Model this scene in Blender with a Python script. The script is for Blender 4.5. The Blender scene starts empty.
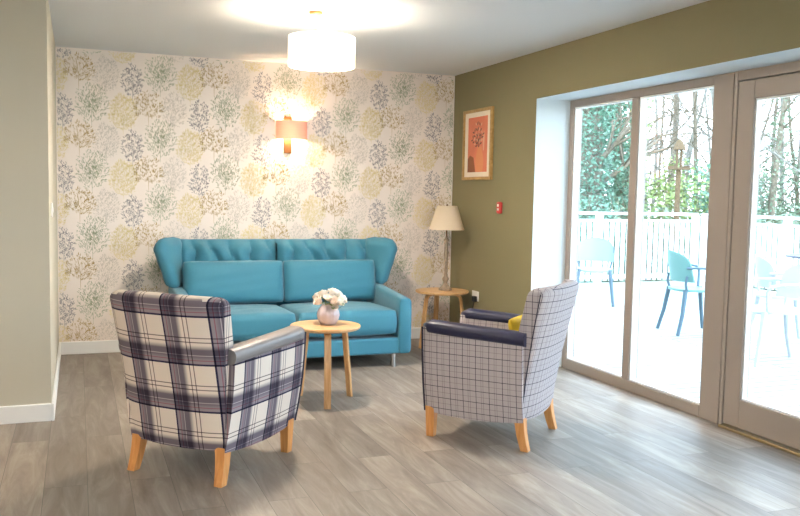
import bpy, bmesh, math, random
from mathutils import Vector, Matrix
SC = bpy.context.scene
COL = SC.collection
PI = math.pi

# ------------------------------------------------------------------ camera
F_PX = 849.25
cam_d = bpy.data.cameras.new('camera')
cam = bpy.data.objects.new('camera', cam_d); COL.objects.link(cam)
cr = Vector((0.93513902, -0.35377663, 0.0188972))
cu = Vector((0.00899255, 0.07702479, 0.99698862))
cf = Vector((0.35416683, 0.93215303, -0.07521023))
M = Matrix.Identity(4)
for i in range(3):
    M[i][0], M[i][1], M[i][2] = cr[i], cu[i], -cf[i]
M.translation = (0.15062650, -7.15726344, 1.31904971)
cam.matrix_world = M
cam_d.sensor_fit = 'HORIZONTAL'; cam_d.sensor_width = 36.0; cam_d.lens = F_PX / 800 * 36.0
cam_d.clip_start = 0.05; cam_d.clip_end = 300
SC.camera = cam

# ------------------------------------------------------------------ world: bright overcast winter sky
SKY = 2.9
wd = bpy.data.worlds.new('sky'); SC.world = wd; wd.use_nodes = True
nt = wd.node_tree; nt.nodes.clear()
wo = nt.nodes.new('ShaderNodeOutputWorld'); bg = nt.nodes.new('ShaderNodeBackground')
tc = nt.nodes.new('ShaderNodeTexCoord'); sp = nt.nodes.new('ShaderNodeSeparateXYZ'); rp = nt.nodes.new('ShaderNodeValToRGB')
nt.links.new(tc.outputs['Generated'], sp.inputs[0]); nt.links.new(sp.outputs['Z'], rp.inputs[0])
rp.color_ramp.elements[0].position = 0.0; rp.color_ramp.elements[0].color = (0.74, 0.87, 1.0, 1)
rp.color_ramp.elements[1].position = 0.7; rp.color_ramp.elements[1].color = (0.58, 0.78, 1.0, 1)
nt.links.new(rp.outputs[0], bg.inputs[0]); bg.inputs[1].default_value = SKY
nt.links.new(bg.outputs[0], wo.inputs[0])

# ------------------------------------------------------------------ exposure
SC.view_settings.view_transform = 'Standard'
try: SC.view_settings.look = 'None'
except Exception: pass
SC.view_settings.exposure = 1.60
SC.view_settings.gamma = 1.0
SC.view_settings.use_curve_mapping = False

# ------------------------------------------------------------------ materials
def lin(r, g, b):
    f = lambda c: (c/12.92 if c <= 0.04045 else ((c+0.055)/1.055)**2.4)
    return (f(r/255), f(g/255), f(b/255), 1)

def new_mat(name):
    m = bpy.data.materials.new(name); m.use_nodes = True
    t = m.node_tree; b = t.nodes.get('Principled BSDF')
    return m, t, b

def add_noise_bump(t, b, scale, strength, detail=4, dist=0.01):
    n = t.nodes.new('ShaderNodeTexNoise'); n.inputs['Scale'].default_value = scale; n.inputs['Detail'].default_value = detail
    c = t.nodes.new('ShaderNodeTexCoord'); t.links.new(c.outputs['Object'], n.inputs['Vector'])
    bp = t.nodes.new('ShaderNodeBump'); bp.inputs['Strength'].default_value = strength; bp.inputs['Distance'].default_value = dist
    t.links.new(n.outputs['Fac'], bp.inputs['Height']); t.links.new(bp.outputs[0], b.inputs['Normal'])
    return n

def mat(name, col, rough=0.6, metal=0.0, bump=None, var=0.0, vscale=8.0, spec=0.5, sheen=0.0):
    m, t, b = new_mat(name)
    b.inputs['Roughness'].default_value = rough; b.inputs['Metallic'].default_value = metal
    b.inputs['Specular IOR Level'].default_value = spec
    if sheen: b.inputs['Sheen Weight'].default_value = sheen
    if var:
        n = t.nodes.new('ShaderNodeTexNoise'); n.inputs['Scale'].default_value = vscale; n.inputs['Detail'].default_value = 5
        c = t.nodes.new('ShaderNodeTexCoord'); t.links.new(c.outputs['Object'], n.inputs['Vector'])
        r = t.nodes.new('ShaderNodeValToRGB')
        r.color_ramp.elements[0].position = 0.3; r.color_ramp.elements[1].position = 0.7
        r.color_ramp.elements[0].color = tuple(x*(1-var) for x in col[:3]) + (1,)
        r.color_ramp.elements[1].color = tuple(min(1, x*(1+var)) for x in col[:3]) + (1,)
        t.links.new(n.outputs['Fac'], r.inputs[0]); t.links.new(r.outputs[0], b.inputs['Base Color'])
    else:
        b.inputs['Base Color'].default_value = col
    if bump: add_noise_bump(t, b, bump[0], bump[1])
    return m

def wood_mat(name, c1, c2, rough=0.4, scale=(40, 3, 40)):
    m, t, b = new_mat(name)
    c = t.nodes.new('ShaderNodeTexCoord'); mp = t.nodes.new('ShaderNodeMapping'); mp.inputs['Scale'].default_value = scale
    n = t.nodes.new('ShaderNodeTexNoise'); n.inputs['Scale'].default_value = 1.0; n.inputs['Detail'].default_value = 6; n.inputs['Distortion'].default_value = 0.6
    r = t.nodes.new('ShaderNodeValToRGB'); r.color_ramp.elements[0].position = 0.3; r.color_ramp.elements[1].position = 0.7
    r.color_ramp.elements[0].color = c1; r.color_ramp.elements[1].color = c2
    t.links.new(c.outputs['Object'], mp.inputs[0]); t.links.new(mp.outputs[0], n.inputs['Vector'])
    t.links.new(n.outputs['Fac'], r.inputs[0]); t.links.new(r.outputs[0], b.inputs['Base Color'])
    b.inputs['Roughness'].default_value = rough
    return m

def weave(t, b, scale=900, strength=0.15):
    uv = t.nodes.new('ShaderNodeUVMap')
    mp = t.nodes.new('ShaderNodeMapping'); mp.inputs['Scale'].default_value = (scale, scale, scale)
    ch = t.nodes.new('ShaderNodeTexChecker'); ch.inputs['Scale'].default_value = 1
    t.links.new(uv.outputs[0], mp.inputs[0]); t.links.new(mp.outputs[0], ch.inputs['Vector'])
    bp = t.nodes.new('ShaderNodeBump'); bp.inputs['Strength'].default_value = strength; bp.inputs['Distance'].default_value = 0.001
    t.links.new(ch.outputs['Fac'], bp.inputs['Height']); t.links.new(bp.outputs[0], b.inputs['Normal'])

def ramp_node(t, stops, interp='LINEAR'):
    r = t.nodes.new('ShaderNodeValToRGB'); cr_ = r.color_ramp; cr_.interpolation = interp
    while len(cr_.elements) > 1: cr_.elements.remove(cr_.elements[-1])
    cr_.elements[0].position = stops[0][0]; cr_.elements[0].color = stops[0][1]
    for p, c in stops[1:]:
        e = cr_.elements.new(p); e.color = c
    return r

def check_mat(name, base, pu, pv, stops_u, stops_v, off=(0, 0), rough=0.85):
    """woven check: a sett repeated across (u) and up (v), UVs in metres; the two sets of threads multiply"""
    m, t, b = new_mat(name)
    uv = t.nodes.new('ShaderNodeUVMap'); s = t.nodes.new('ShaderNodeSeparateXYZ'); t.links.new(uv.outputs[0], s.inputs[0])
    outs = []
    for ax, per, stops, of in (('X', pu, stops_u, off[0]), ('Y', pv, stops_v, off[1])):
        a = t.nodes.new('ShaderNodeMath'); a.operation = 'ADD'; a.inputs[1].default_value = of + 50*per
        d = t.nodes.new('ShaderNodeMath'); d.operation = 'DIVIDE'; d.inputs[1].default_value = per
        f = t.nodes.new('ShaderNodeMath'); f.operation = 'FRACT'
        t.links.new(s.outputs[ax], a.inputs[0]); t.links.new(a.outputs[0], d.inputs[0]); t.links.new(d.outputs[0], f.inputs[0])
        r = ramp_node(t, stops); t.links.new(f.outputs[0], r.inputs[0]); outs.append(r)
    mx = t.nodes.new('ShaderNodeMix'); mx.data_type = 'RGBA'; mx.blend_type = 'MULTIPLY'; mx.inputs[0].default_value = 1
    t.links.new(outs[0].outputs[0], mx.inputs[6]); t.links.new(outs[1].outputs[0], mx.inputs[7])
    m2 = t.nodes.new('ShaderNodeMix'); m2.data_type = 'RGBA'; m2.blend_type = 'MULTIPLY'; m2.inputs[0].default_value = 1
    t.links.new(mx.outputs[2], m2.inputs[6]); m2.inputs[7].default_value = base
    t.links.new(m2.outputs[2], b.inputs['Base Color'])
    b.inputs['Roughness'].default_value = rough; b.inputs['Specular IOR Level'].default_value = 0.25
    weave(t, b, 700, 0.1)
    return m

W1 = (1, 1, 1, 1)
NV = (0.035, 0.035, 0.10, 1); BD = (0.22, 0.205, 0.28, 1); BD2 = (0.38, 0.37, 0.46, 1); RD = (0.35, 0.14, 0.20, 1); TH = (0.22, 0.19, 0.22, 1)
sett = [(0.0, NV), (0.035, NV), (0.04, BD2), (0.10, BD2), (0.105, RD), (0.115, RD), (0.12, BD2), (0.20, BD), (0.215, (0.7, 0.7, 0.8, 1)), (0.225, BD),
        (0.33, BD), (0.43, W1), (0.475, W1), (0.48, TH), (0.495, TH), (0.50, W1), (0.565, W1), (0.57, TH), (0.585, TH), (0.59, W1), (0.995, W1)]
M_PLAID = check_mat('tartan_wool', (0.74, 0.65, 0.57, 1), 0.22, 0.22, sett, sett, off=(0.186, 0.109))
LN = (0.13, 0.12, 0.18, 1); LN2 = (0.62, 0.58, 0.62, 1)
def windowpane(k):
    return [(0.0, LN), (0.045, LN), (0.05, W1), (0.32, W1), (0.325, LN2), (0.36, LN2), (0.365, W1), (0.49, W1), (0.495, (0.42, 0.4, 0.47, 1)), (0.53, (0.42, 0.4, 0.47, 1)), (0.535, W1), (0.70, W1), (0.705, LN2), (0.74, LN2), (0.745, W1), (1.0, W1)]
wp_u = [(0.0, LN), (0.04, LN), (0.045, W1), (0.45, W1), (0.455, LN2), (0.49, LN2), (0.495, W1), (0.60, W1), (0.605, LN2), (0.64, LN2), (0.645, W1), (0.995, W1)]
M_CHECK = check_mat('windowpane_tweed', (0.47, 0.42, 0.42, 1), 0.074, 0.062, wp_u, [(0.0, LN), (0.05, LN), (0.055, W1), (0.5, W1), (0.505, LN2), (0.54, LN2), (0.545, W1), (0.995, W1)], off=(0.01, 0.02))

M_TEAL, _t, _b = new_mat('teal_fabric')
_n = _t.nodes.new('ShaderNodeTexNoise'); _n.inputs['Scale'].default_value = 260
_r = ramp_node(_t, [(0.3, lin(38, 108, 130)), (0.7, lin(50, 126, 150))]); _t.links.new(_n.outputs['Fac'], _r.inputs[0]); _t.links.new(_r.outputs[0], _b.inputs['Base Color'])
_b.inputs['Roughness'].default_value = 0.62; _b.inputs['Sheen Weight'].default_value = 0.25; weave(_t, _b, 400, 0.25)
M_NAVY = mat('navy_vinyl', lin(34, 36, 66), 0.36, bump=(220, 0.08))
M_GREYV = mat('grey_vinyl', lin(128, 124, 124), 0.36, bump=(220, 0.08))
M_PIPE = mat('dark_piping', lin(40, 38, 58), 0.6)
M_OAK = wood_mat('oak', lin(190, 138, 82), lin(222, 176, 122), 0.42, (60, 60, 5))
M_OAKTOP = wood_mat('oak_top', lin(200, 152, 100), lin(224, 182, 132), 0.35, (5, 60, 60))
M_BEECH = wood_mat('beech_leg', lin(198, 132, 70), lin(222, 160, 96), 0.38, (60, 60, 4))
M_STEEL = mat('brushed_steel', lin(190, 190, 190), 0.3, 1.0)
M_WHITE = mat('white_paint', lin(236, 236, 234), 0.5)
M_CEIL = mat('ceiling_paint', lin(222, 224, 226), 0.9, bump=(300, 0.02))
M_OLIVE = mat('olive_paint', lin(134, 127, 96), 0.85, bump=(250, 0.03), spec=0.3)
M_SAGE = mat('pale_sage_paint', lin(197, 191, 174), 0.85, bump=(250, 0.03), spec=0.3)
M_REVEAL = mat('reveal_paint', lin(214, 224, 228), 0.75)
M_FRAME = mat('shaded_frame', lin(150, 138, 128), 0.45)  # darker than the light-grey paint: backlit shade is in the colour
M_PAPER = mat('wallpaper_ground', lin(241, 231, 223), 0.85, bump=(400, 0.03), spec=0.2)
P_NAVY = mat('print_navy', lin(138, 136, 142), 0.85, spec=0.2); P_OLIVE = mat('print_olive', lin(186, 160, 104), 0.85, spec=0.2)
P_GREEN = mat('print_green', lin(158, 170, 142), 0.85, spec=0.2); P_YELL = mat('print_yellow', lin(230, 214, 160), 0.85, spec=0.2); P_GREY = mat('print_grey', lin(196, 190, 182), 0.85, spec=0.2)
M_BRONZE = mat('bronze', lin(120, 84, 50), 0.35, 0.8)
M_LAMPWOOD = mat('weathered_wood', lin(150, 132, 114), 0.6, var=0.3, vscale=60)
M_RED = mat('red_plastic', lin(190, 50, 46), 0.4)
M_PLASTIC = mat('white_plastic', lin(238, 236, 232), 0.35)
M_BLACK = mat('black_plastic', lin(34, 34, 36), 0.4)
M_YELLOW = mat('mustard_fabric', lin(206, 176, 40), 0.8, bump=(300, 0.1))
M_ROSE = mat('rose_petal', lin(252, 246, 238), 0.6); M_ROSEPK = mat('blush_petal', lin(250, 232, 218), 0.6)
M_LEAF = mat('rose_leaf', lin(120, 140, 64), 0.6); M_VASE = mat('lilac_ceramic', lin(204, 190, 194), 0.22)
M_GOLDFR = wood_mat('oak_frame', lin(168, 130, 72), lin(196, 158, 98), 0.45, (30, 30, 30))
M_MOUNT = mat('mount_card', lin(240, 228, 210), 0.8)
M_ARTBG = mat('art_coral', lin(222, 130, 100), 0.7, var=0.06); M_ARTVASE = mat('art_peach', lin(226, 150, 104), 0.7); M_ARTLEAF = mat('art_stem', lin(120, 84, 70), 0.7); M_ARTSH = mat('art_rust', lin(150, 92, 62), 0.7); M_ARTPALE = mat('art_pale', lin(226, 170, 140), 0.7)
M_PALEBLUE = mat('pale_blue_plastic', lin(140, 162, 170), 0.4); M_AQUA = mat('aqua_plastic', lin(112, 156, 154), 0.4); M_CWHITE = mat('chair_white', lin(180, 186, 192), 0.4)
M_BLUEMETAL = mat('blue_grey_metal', lin(84, 106, 120), 0.4)
M_RAIL = mat('rail_white', lin(240, 242, 244), 0.5)
M_BARK = mat('bark', lin(128, 116, 100), 0.9, var=0.35, vscale=14); M_BARK2 = mat('grey_bark', lin(150, 146, 138), 0.9, var=0.3, vscale=14)
M_IVY = mat('ivy_leaf', lin(112, 150, 128), 0.55, var=0.4, vscale=9); M_IVY2 = mat('yellow_green_leaf', lin(150, 168, 104), 0.6, var=0.4, vscale=9)
M_BRUSH = mat('brush_leaf', lin(126, 142, 118), 0.7, var=0.4, vscale=7)
M_GROUND = mat('leaf_litter', lin(120, 116, 86), 0.95, var=0.35, vscale=3)
M_SHADE_OFF = None

def glass_mat():
    m = bpy.data.materials.new('clear_glass'); m.use_nodes = True; t = m.node_tree; t.nodes.clear()
    o = t.nodes.new('ShaderNodeOutputMaterial'); mx = t.nodes.new('ShaderNodeMixShader')
    tr = t.nodes.new('ShaderNodeBsdfTransparent'); tr.inputs[0].default_value = (0.97, 0.985, 0.98, 1)
    g = t.nodes.new('ShaderNodeBsdfGlossy'); g.inputs['Roughness'].default_value = 0.0
    lw = t.nodes.new('ShaderNodeLayerWeight'); lw.inputs[0].default_value = 0.5
    pw = t.nodes.new('ShaderNodeMath'); pw.operation = 'POWER'; pw.inputs[1].default_value = 5
    fr = t.nodes.new('ShaderNodeMath'); fr.operation = 'MULTIPLY_ADD'; fr.inputs[1].default_value = 0.9; fr.inputs[2].default_value = 0.03
    t.links.new(lw.outputs['Facing'], pw.inputs[0]); t.links.new(pw.outputs[0], fr.inputs[0])
    t.links.new(fr.outputs[0], mx.inputs[0]); t.links.new(tr.outputs[0], mx.inputs[1]); t.links.new(g.outputs[0], mx.inputs[2]); t.links.new(mx.outputs[0], o.inputs[0])
    return m
M_GLASS = glass_mat()

def shade_mat(name, col, trans, emit=None):
    m = bpy.data.materials.new(name); m.use_nodes = True; t = m.node_tree; t.nodes.clear()
    o = t.nodes.new('ShaderNodeOutputMaterial'); mx = t.nodes.new('ShaderNodeMixShader'); mx.inputs[0].default_value = trans
    d = t.nodes.new('ShaderNodeBsdfDiffuse'); d.inputs[0].default_value = col
    tr = t.nodes.new('ShaderNodeBsdfTranslucent'); tr.inputs[0].default_value = col
    t.links.new(d.outputs[0], mx.inputs[1]); t.links.new(tr.outputs[0], mx.inputs[2])
    w = t.nodes.new('ShaderNodeTexNoise'); w.inputs['Scale'].default_value = 200
    t.links.new(mx.outputs[0], o.inputs[0])
    return m
M_SHADE_W = shade_mat('lit_white_shade', (0.95, 0.92, 0.86, 1), 0.62)
M_SHADE_P = shade_mat('lit_peach_shade', (0.84, 0.54, 0.44, 1), 0.15)
M_SHADE_C = shade_mat('cream_shade', lin(236, 222, 200), 0.25)
def emit_mat(name, col, s):
    m, t, b = new_mat(name); b.inputs['Base Color'].default_value = (1, 1, 1, 1); b.inputs['Emission Color'].default_value = col; b.inputs['Emission Strength'].default_value = s
    return m
M_BULB = emit_mat('lit_bulb', (1, 0.82, 0.6, 1), 12)

def floor_mat():
    m, t, b = new_mat('grey_oak_planks')
    c = t.nodes.new('ShaderNodeTexCoord')
    mp = t.nodes.new('ShaderNodeMapping'); mp.inputs['Rotation'].default_value = (0, 0, PI/2)
    t.links.new(c.outputs['Object'], mp.inputs[0])
    br = t.nodes.new('ShaderNodeTexBrick'); br.offset = 0.37; br.inputs['Scale'].default_value = 1
    br.inputs['Brick Width'].default_value = 1.22; br.inputs['Row Height'].default_value = 0.18; br.inputs['Mortar Size'].default_value = 0.0012
    br.inputs['Color1'].default_value = (0, 0, 0, 1); br.inputs['Color2'].default_value = (1, 1, 1, 1); br.inputs['Mortar'].default_value = (0.5, 0.5, 0.5, 1); br.inputs['Bias'].default_value = 0
    t.links.new(mp.outputs[0], br.inputs['Vector'])
    m2 = t.nodes.new('ShaderNodeMapping'); m2.inputs['Scale'].default_value = (13, 1.7, 1)
    ad = t.nodes.new('ShaderNodeVectorMath'); ad.operation = 'ADD'
    sc_ = t.nodes.new('ShaderNodeVectorMath'); sc_.operation = 'SCALE'; sc_.inputs['Scale'].default_value = 7
    t.links.new(br.outputs['Color'], sc_.inputs[0]); t.links.new(c.outputs['Object'], m2.inputs[0]); t.links.new(m2.outputs[0], ad.inputs[0]); t.links.new(sc_.outputs[0], ad.inputs[1])
    n = t.nodes.new('ShaderNodeTexNoise'); n.inputs['Scale'].default_value = 1.0; n.inputs['Detail'].default_value = 8; n.inputs['Roughness'].default_value = 0.65; n.inputs['Distortion'].default_value = 0.8
    t.links.new(ad.outputs[0], n.inputs['Vector'])
    g = ramp_node(t, [(0.25, lin(110, 99, 89)), (0.5, lin(140, 129, 118)), (0.75, lin(169, 160, 150))])
    t.links.new(n.outputs['Fac'], g.inputs[0])
    tone = ramp_node(t, [(0.0, (0.74, 0.74, 0.74, 1)), (1.0, (1.2, 1.2, 1.2, 1))])
    t.links.new(br.outputs['Color'], tone.inputs[0])
    mx = t.nodes.new('ShaderNodeMix'); mx.data_type = 'RGBA'; mx.blend_type = 'MULTIPLY'; mx.inputs[0].default_value = 1
    t.links.new(g.outputs[0], mx.inputs[6]); t.links.new(tone.outputs[0], mx.inputs[7])
    mo = t.nodes.new('ShaderNodeMix'); mo.data_type = 'RGBA'; mo.blend_type = 'MIX'
    t.links.new(br.outputs['Fac'], mo.inputs[0]); t.links.new(mx.outputs[2], mo.inputs[6]); mo.inputs[7].default_value = lin(92, 86, 80)
    t.links.new(mo.outputs[2], b.inputs['Base Color'])
    b.inputs['Roughness'].default_value = 0.44
    bp = t.nodes.new('ShaderNodeBump'); bp.inputs['Strength'].default_value = 0.08; bp.inputs['Distance'].default_value = 0.004
    t.links.new(n.outputs['Fac'], bp.inputs['Height']); t.links.new(bp.outputs[0], b.inputs['Normal'])
    return m
M_FLOOR = floor_mat()
def deck_mat():
    m, t, b = new_mat('bleached_deck_boards')
    c = t.nodes.new('ShaderNodeTexCoord')
    mp = t.nodes.new('ShaderNodeMapping'); mp.inputs['Rotation'].default_value = (0, 0, 0)
    br = t.nodes.new('ShaderNodeTexBrick'); br.inputs['Scale'].default_value = 1; br.inputs['Brick Width'].default_value = 3.6; br.inputs['Row Height'].default_value = 0.125; br.inputs['Mortar Size'].default_value = 0.006
    br.inputs['Color1'].default_value = lin(150, 150, 146); br.inputs['Color2'].default_value = lin(172, 171, 166); br.inputs['Mortar'].default_value = lin(26, 26, 26)
    t.links.new(c.outputs['Object'], mp.inputs[0]); t.links.new(mp.outputs[0], br.inputs['Vector']); t.links.new(br.outputs['Color'], b.inputs['Base Color'])
    b.inputs['Roughness'].default_value = 0.55
    return m
M_DECK = deck_mat()

# ------------------------------------------------------------------ mesh helpers
class MB:
    """collects shapes and links them as ONE mesh object"""
    def __init__(s): s.v = []; s.f = []; s.m = []
    def add(s, vs, fs, mi=0, xf=None):
        o = len(s.v)
        s.v += [tuple(xf @ Vector(p)) if xf else tuple(p) for p in vs]
        s.f += [tuple(i+o for i in f) for f in fs]; s.m += [mi]*len(fs)
        return s
    def box(s, a, b, mi=0, xf=None):
        x0, y0, z0 = a; x1, y1, z1 = b
        vs = [(x0,y0,z0),(x1,y0,z0),(x1,y1,z0),(x0,y1,z0),(x0,y0,z1),(x1,y0,z1),(x1,y1,z1),(x0,y1,z1)]
        return s.add(vs, [(0,3,2,1),(4,5,6,7),(0,1,5,4),(1,2,6,5),(2,3,7,6),(3,0,4,7)], mi, xf)
    def prism(s, poly, z0, z1, mi=0, xf=None):
        n = len(poly)
        vs = [(x,y,z0) for x,y in poly] + [(x,y,z1) for x,y in poly]
        return s.add(vs, [tuple(range(n-1,-1,-1)), tuple(range(n,2*n))] + [(i,(i+1)%n,n+(i+1)%n,n+i) for i in range(n)], mi, xf)
    def loft(s, rings, closed=True, cap=True, mi=0, xf=None):
        n = len(rings[0]); vs = [p for r in rings for p in r]; fs = []
        for k in range(len(rings)-1):
            for i in range(n if closed else n-1):
                j = (i+1) % n
                fs.append((k*n+i, k*n+j, (k+1)*n+j, (k+1)*n+i))
        if cap and closed:
            fs.append(tuple(range(n-1,-1,-1))); fs.append(tuple((len(rings)-1)*n+i for i in range(n)))
        return s.add(vs, fs, mi, xf)
    def tube(s, pts, rad, n=10, mi=0, xf=None, flat=None):
        pts = [Vector(p) for p in pts]
        if not hasattr(rad, '__len__'): rad = [rad]*len(pts)
        rings = []; up = None
        for i, p in enumerate(pts):
            d = (pts[min(i+1,len(pts)-1)] - pts[max(i-1,0)]).normalized()
            if up is None:
                up = Vector((0,0,1)) if abs(d.z) < 0.9 else Vector((1,0,0))
            a = d.cross(up).normalized(); u2 = a.cross(d).normalized(); up = u2
            fx, fy = flat if flat else (1, 1)
            rings.append([p + a*(math.cos(2*PI*k/n)*rad[i]*fx) + u2*(math.sin(2*PI*k/n)*rad[i]*fy) for k in range(n)])
        return s.loft(rings, True, True, mi, xf)
    def lathe(s, prof, n=32, mi=0, xf=None, mod=None, cap=True):
        rings = []
        for r, z in prof:
            rings.append([((r*(1+(mod(2*PI*k/n, z) if mod else 0)))*math.cos(2*PI*k/n), (r*(1+(mod(2*PI*k/n, z) if mod else 0)))*math.sin(2*PI*k/n), z) for k in range(n)])
        return s.loft(rings, True, cap, mi, xf)
    def grid(s, fn, nu, nv, mi=0, xf=None):
        vs = [fn(i/nu, j/nv) for j in range(nv+1) for i in range(nu+1)]
        fs = [(j*(nu+1)+i, j*(nu+1)+i+1, (j+1)*(nu+1)+i+1, (j+1)*(nu+1)+i) for j in range(nv) for i in range(nu)]
        return s.add(vs, fs, mi, xf)
    def build(s, name, mats, parent=None, smooth=False, bevel=0, off=None, uv=False, segs=2, subsurf=0, angle=35):
        me = bpy.data.meshes.new(name)
        v = s.v
        if off is not None: v = [(p[0]-off[0], p[1]-off[1], p[2]-off[2]) for p in v]
        me.from_pydata(v, [], s.f)
        mats = mats if isinstance(mats, (list, tuple)) else [mats]
        for m in mats: me.materials.append(m)
        me.polygons.foreach_set('material_index', s.m)
        bm = bmesh.new(); bm.from_mesh(me)
        if smooth or bevel: bmesh.ops.recalc_face_normals(bm, faces=bm.faces)
        bm.to_mesh(me); bm.free()
        if smooth: me.polygons.foreach_set('use_smooth', [True]*len(me.polygons))
        if uv:
            ul = me.uv_layers.new(name='UVMap')
            for p in me.polygons:
                n = p.normal; ax = max(range(3), key=lambda i: abs(n[i]))
                for li in p.loop_indices:
                    c = me.vertices[me.loops[li].vertex_index].co
                    ul.data[li].uv = ((c.y, c.z) if ax == 0 else (c.x, c.z) if ax == 1 else (c.x, c.y))
        o = bpy.data.objects.new(name, me); COL.objects.link(o)
        if parent: o.parent = parent
        if bevel:
            b = o.modifiers.new('bevel', 'BEVEL'); b.width = bevel; b.segments = segs; b.limit_method = 'ANGLE'; b.angle_limit = math.radians(40)
            if not smooth: me.polygons.foreach_set('use_smooth', [True]*len(me.polygons)); 
        if subsurf:
            sb = o.modifiers.new('sub', 'SUBSURF'); sb.levels = subsurf; sb.render_levels = subsurf
        if (smooth or bevel) and angle and not subsurf:
            try:
                me.set_sharp_from_angle(angle=math.radians(angle))
            except Exception: pass
        return o

def tag(o, label=None, cat=None, group=None, kind=None):
    if label: o['label'] = label
    if cat: o['category'] = cat
    if group: o['group'] = group
    if kind: o['kind'] = kind
    return o
def thing(name, label, cat, loc=(0,0,0), rz=0, group=None):
    e = bpy.data.objects.new(name, None); COL.objects.link(e); e.empty_display_size = 0.1
    e.location = loc; e.rotation_euler = (0, 0, rz)
    return tag(e, label, cat, group)
def struct(o): o['kind'] = 'structure'; return o
def copy_tree(o, parent=None):
    c = o.copy(); COL.objects.link(c)
    if parent: c.parent = parent
    for ch in list(o.children): copy_tree(ch, c)
    return c
def cushion(w, d, h, edge=0.45, n=4, res=16, mb=None, xf=None, wrinkle=0.0, seed=1, sag=0.0):
    """pillow: w x d plan, h thick, z up, centred; soft domed faces and rounded border"""
    rnd = random.Random(seed); ph = [rnd.uniform(0, 6.3) for _ in range(6)]
    mb = mb or MB()
    def pt(a, b, sgn):
        u, v = 2*a-1, 2*b-1
        u = math.copysign(abs(u)**0.85, u); v = math.copysign(abs(v)**0.85, v)
        t = max(0, (1-abs(u)**n)*(1-abs(v)**n))**0.45
        z = h/2*(edge+(1-edge)*t)*sgn
        if wrinkle: z += sgn*wrinkle*t*(math.sin(9*u+ph[0]+3*v)*0.5+math.sin(14*v+ph[1]-4*u)*0.5)
        k = 1-0.03*(abs(u)**8*abs(v)**8)
        return (u*w/2*0.985*k, v*d/2*0.985*k, z - sag*(u*u))
    vs = []; N = res+1
    top = [[pt(i/res, j/res, 1) for i in range(N)] for j in range(N)]
    bot = [[pt(i/res, j/res, -1) for i in range(N)] for j in range(N)]
    mb.add([p for r in top for p in r], [(j*N+i, j*N+i+1, (j+1)*N+i+1, (j+1)*N+i) for j in range(res) for i in range(res)], 0, xf)
    mb.add([p for r in bot for p in r], [(j*N+i, (j+1)*N+i, (j+1)*N+i+1, j*N+i+1) for j in range(res) for i in range(res)], 0, xf)
    idx = [(i,0) for i in range(N)] + [(res,j) for j in range(1,N)] + [(i,res) for i in range(res-1,-1,-1)] + [(0,j) for j in range(res-1,0,-1)]
    rings = []
    for q in range(5):
        s = q/4; bul = 1+0.022*math.sin(PI*s)
        r = []
        for i, j in idx:
            a, b = Vector(bot[j][i]), Vector(top[j][i]); p = a.lerp(b, s)
            r.append((p.x*bul, p.y*bul, p.z))
        rings.append(r)
    mb.loft(rings, True, False, 0, xf)
    return mb
def weld(o, dist=1e-4):
    bm = bmesh.new(); bm.from_mesh(o.data); bmesh.ops.remove_doubles(bm, verts=bm.verts, dist=dist)
    bmesh.ops.recalc_face_normals(bm, faces=bm.faces); bm.to_mesh(o.data); bm.free(); return o

# ------------------------------------------------------------------ the room
H = 2.4; W = 3.372; XF = 3.662; YO = -1.498; ZO = 2.05; YA = -2.033; YB = -9.6; XL = -3.6
struct(MB().box((XL-.15, YB-.15, -.2), (W+.378, .15, 0)).build('floor', M_FLOOR))
struct(MB().box((XL-.15, YB-.15, H), (W+.378, .15, H+.15)).build('ceiling', M_CEIL))

# wallpapered wall: ground plus the printed trees (part of the wall's own mesh)
def motif(kind, seed):
    """strokes of one printed tree: (x0,z0,x1,z1,width)"""
    r = random.Random(seed); S = []
    a, b, nd, ln, wd_ = {'navy': (.086,.138,360,.020,.0040), 'olive': (.122,.128,380,.022,.0042), 'green': (.128,.158,460,.022,.0036), 'yellow': (.112,.150,620,.019,.0040), 'grey': (.102,.148,420,.016,.0027)}[kind]
    base = (0, -b*0.78)
    S.append((0, -b*1.16, 0, -b*0.1, .0026))
    for k in range(9):
        an = math.radians(-66 + 132*k/8 + r.uniform(-5,5)); L = b*1.5*(1-.25*abs(an)/1.2)
        x, z = base; st = 5; da = r.uniform(-.25,.25)
        for i in range(st):
            q = an*(0.55+0.45*i/st)+da*i/st
            x2, z2 = x+math.sin(q)*L/st, z+math.cos(q)*L/st
            if (x2/a)**2+(z2/b)**2 > .9: break
            if i > 0: S.append((x,z,x2,z2,.0018*(1-.4*i/st)))
            x, z = x2, z2
    k = 0
    while k < nd:
        th = r.uniform(0, 2*PI); rr = math.sqrt(r.random())
        if kind == 'green' and r.random() < .3: rr *= .5
        lob = 1-.10*(0.5+0.5*math.sin(7*th+seed))
        x, z = a*rr*math.cos(th)*lob, b*rr*math.sin(th)*lob
        # open gaps between the boughs
        gap = math.sin(x*95+seed+2*math.sin(z*60))*math.sin(z*80+seed*1.7)
        k += 1
        if kind in ('navy', 'olive') and gap > .35: continue
        if kind == 'olive' and z < -b*(.62+.1*math.sin(40*x)): continue
        an = math.atan2(x-base[0], z-base[1]+.05) + r.choice((-1,1))*r.uniform(.1,.9)
        l = ln*r.uniform(.55,1.25)
        S.append((x,z,x+math.sin(an)*l,z+math.cos(an)*l, wd_*r.uniform(.6,1.2)))
    return S
wb = MB().box((-.15, 0, 0), (W+.378, .15, H))
P = 1.042
ROW = [('olive', .165, 2.235), ('grey', .365, 2.215), ('navy', .565, 2.175), ('green', .779, 2.245), ('yellow', 1.015, 2.185)]
KI = {'navy': 1, 'olive': 2, 'green': 3, 'yellow': 4, 'grey': 5}
VAR = {k: [motif(k, 11+i*7) for i in range(2)] for k in KI}
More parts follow.
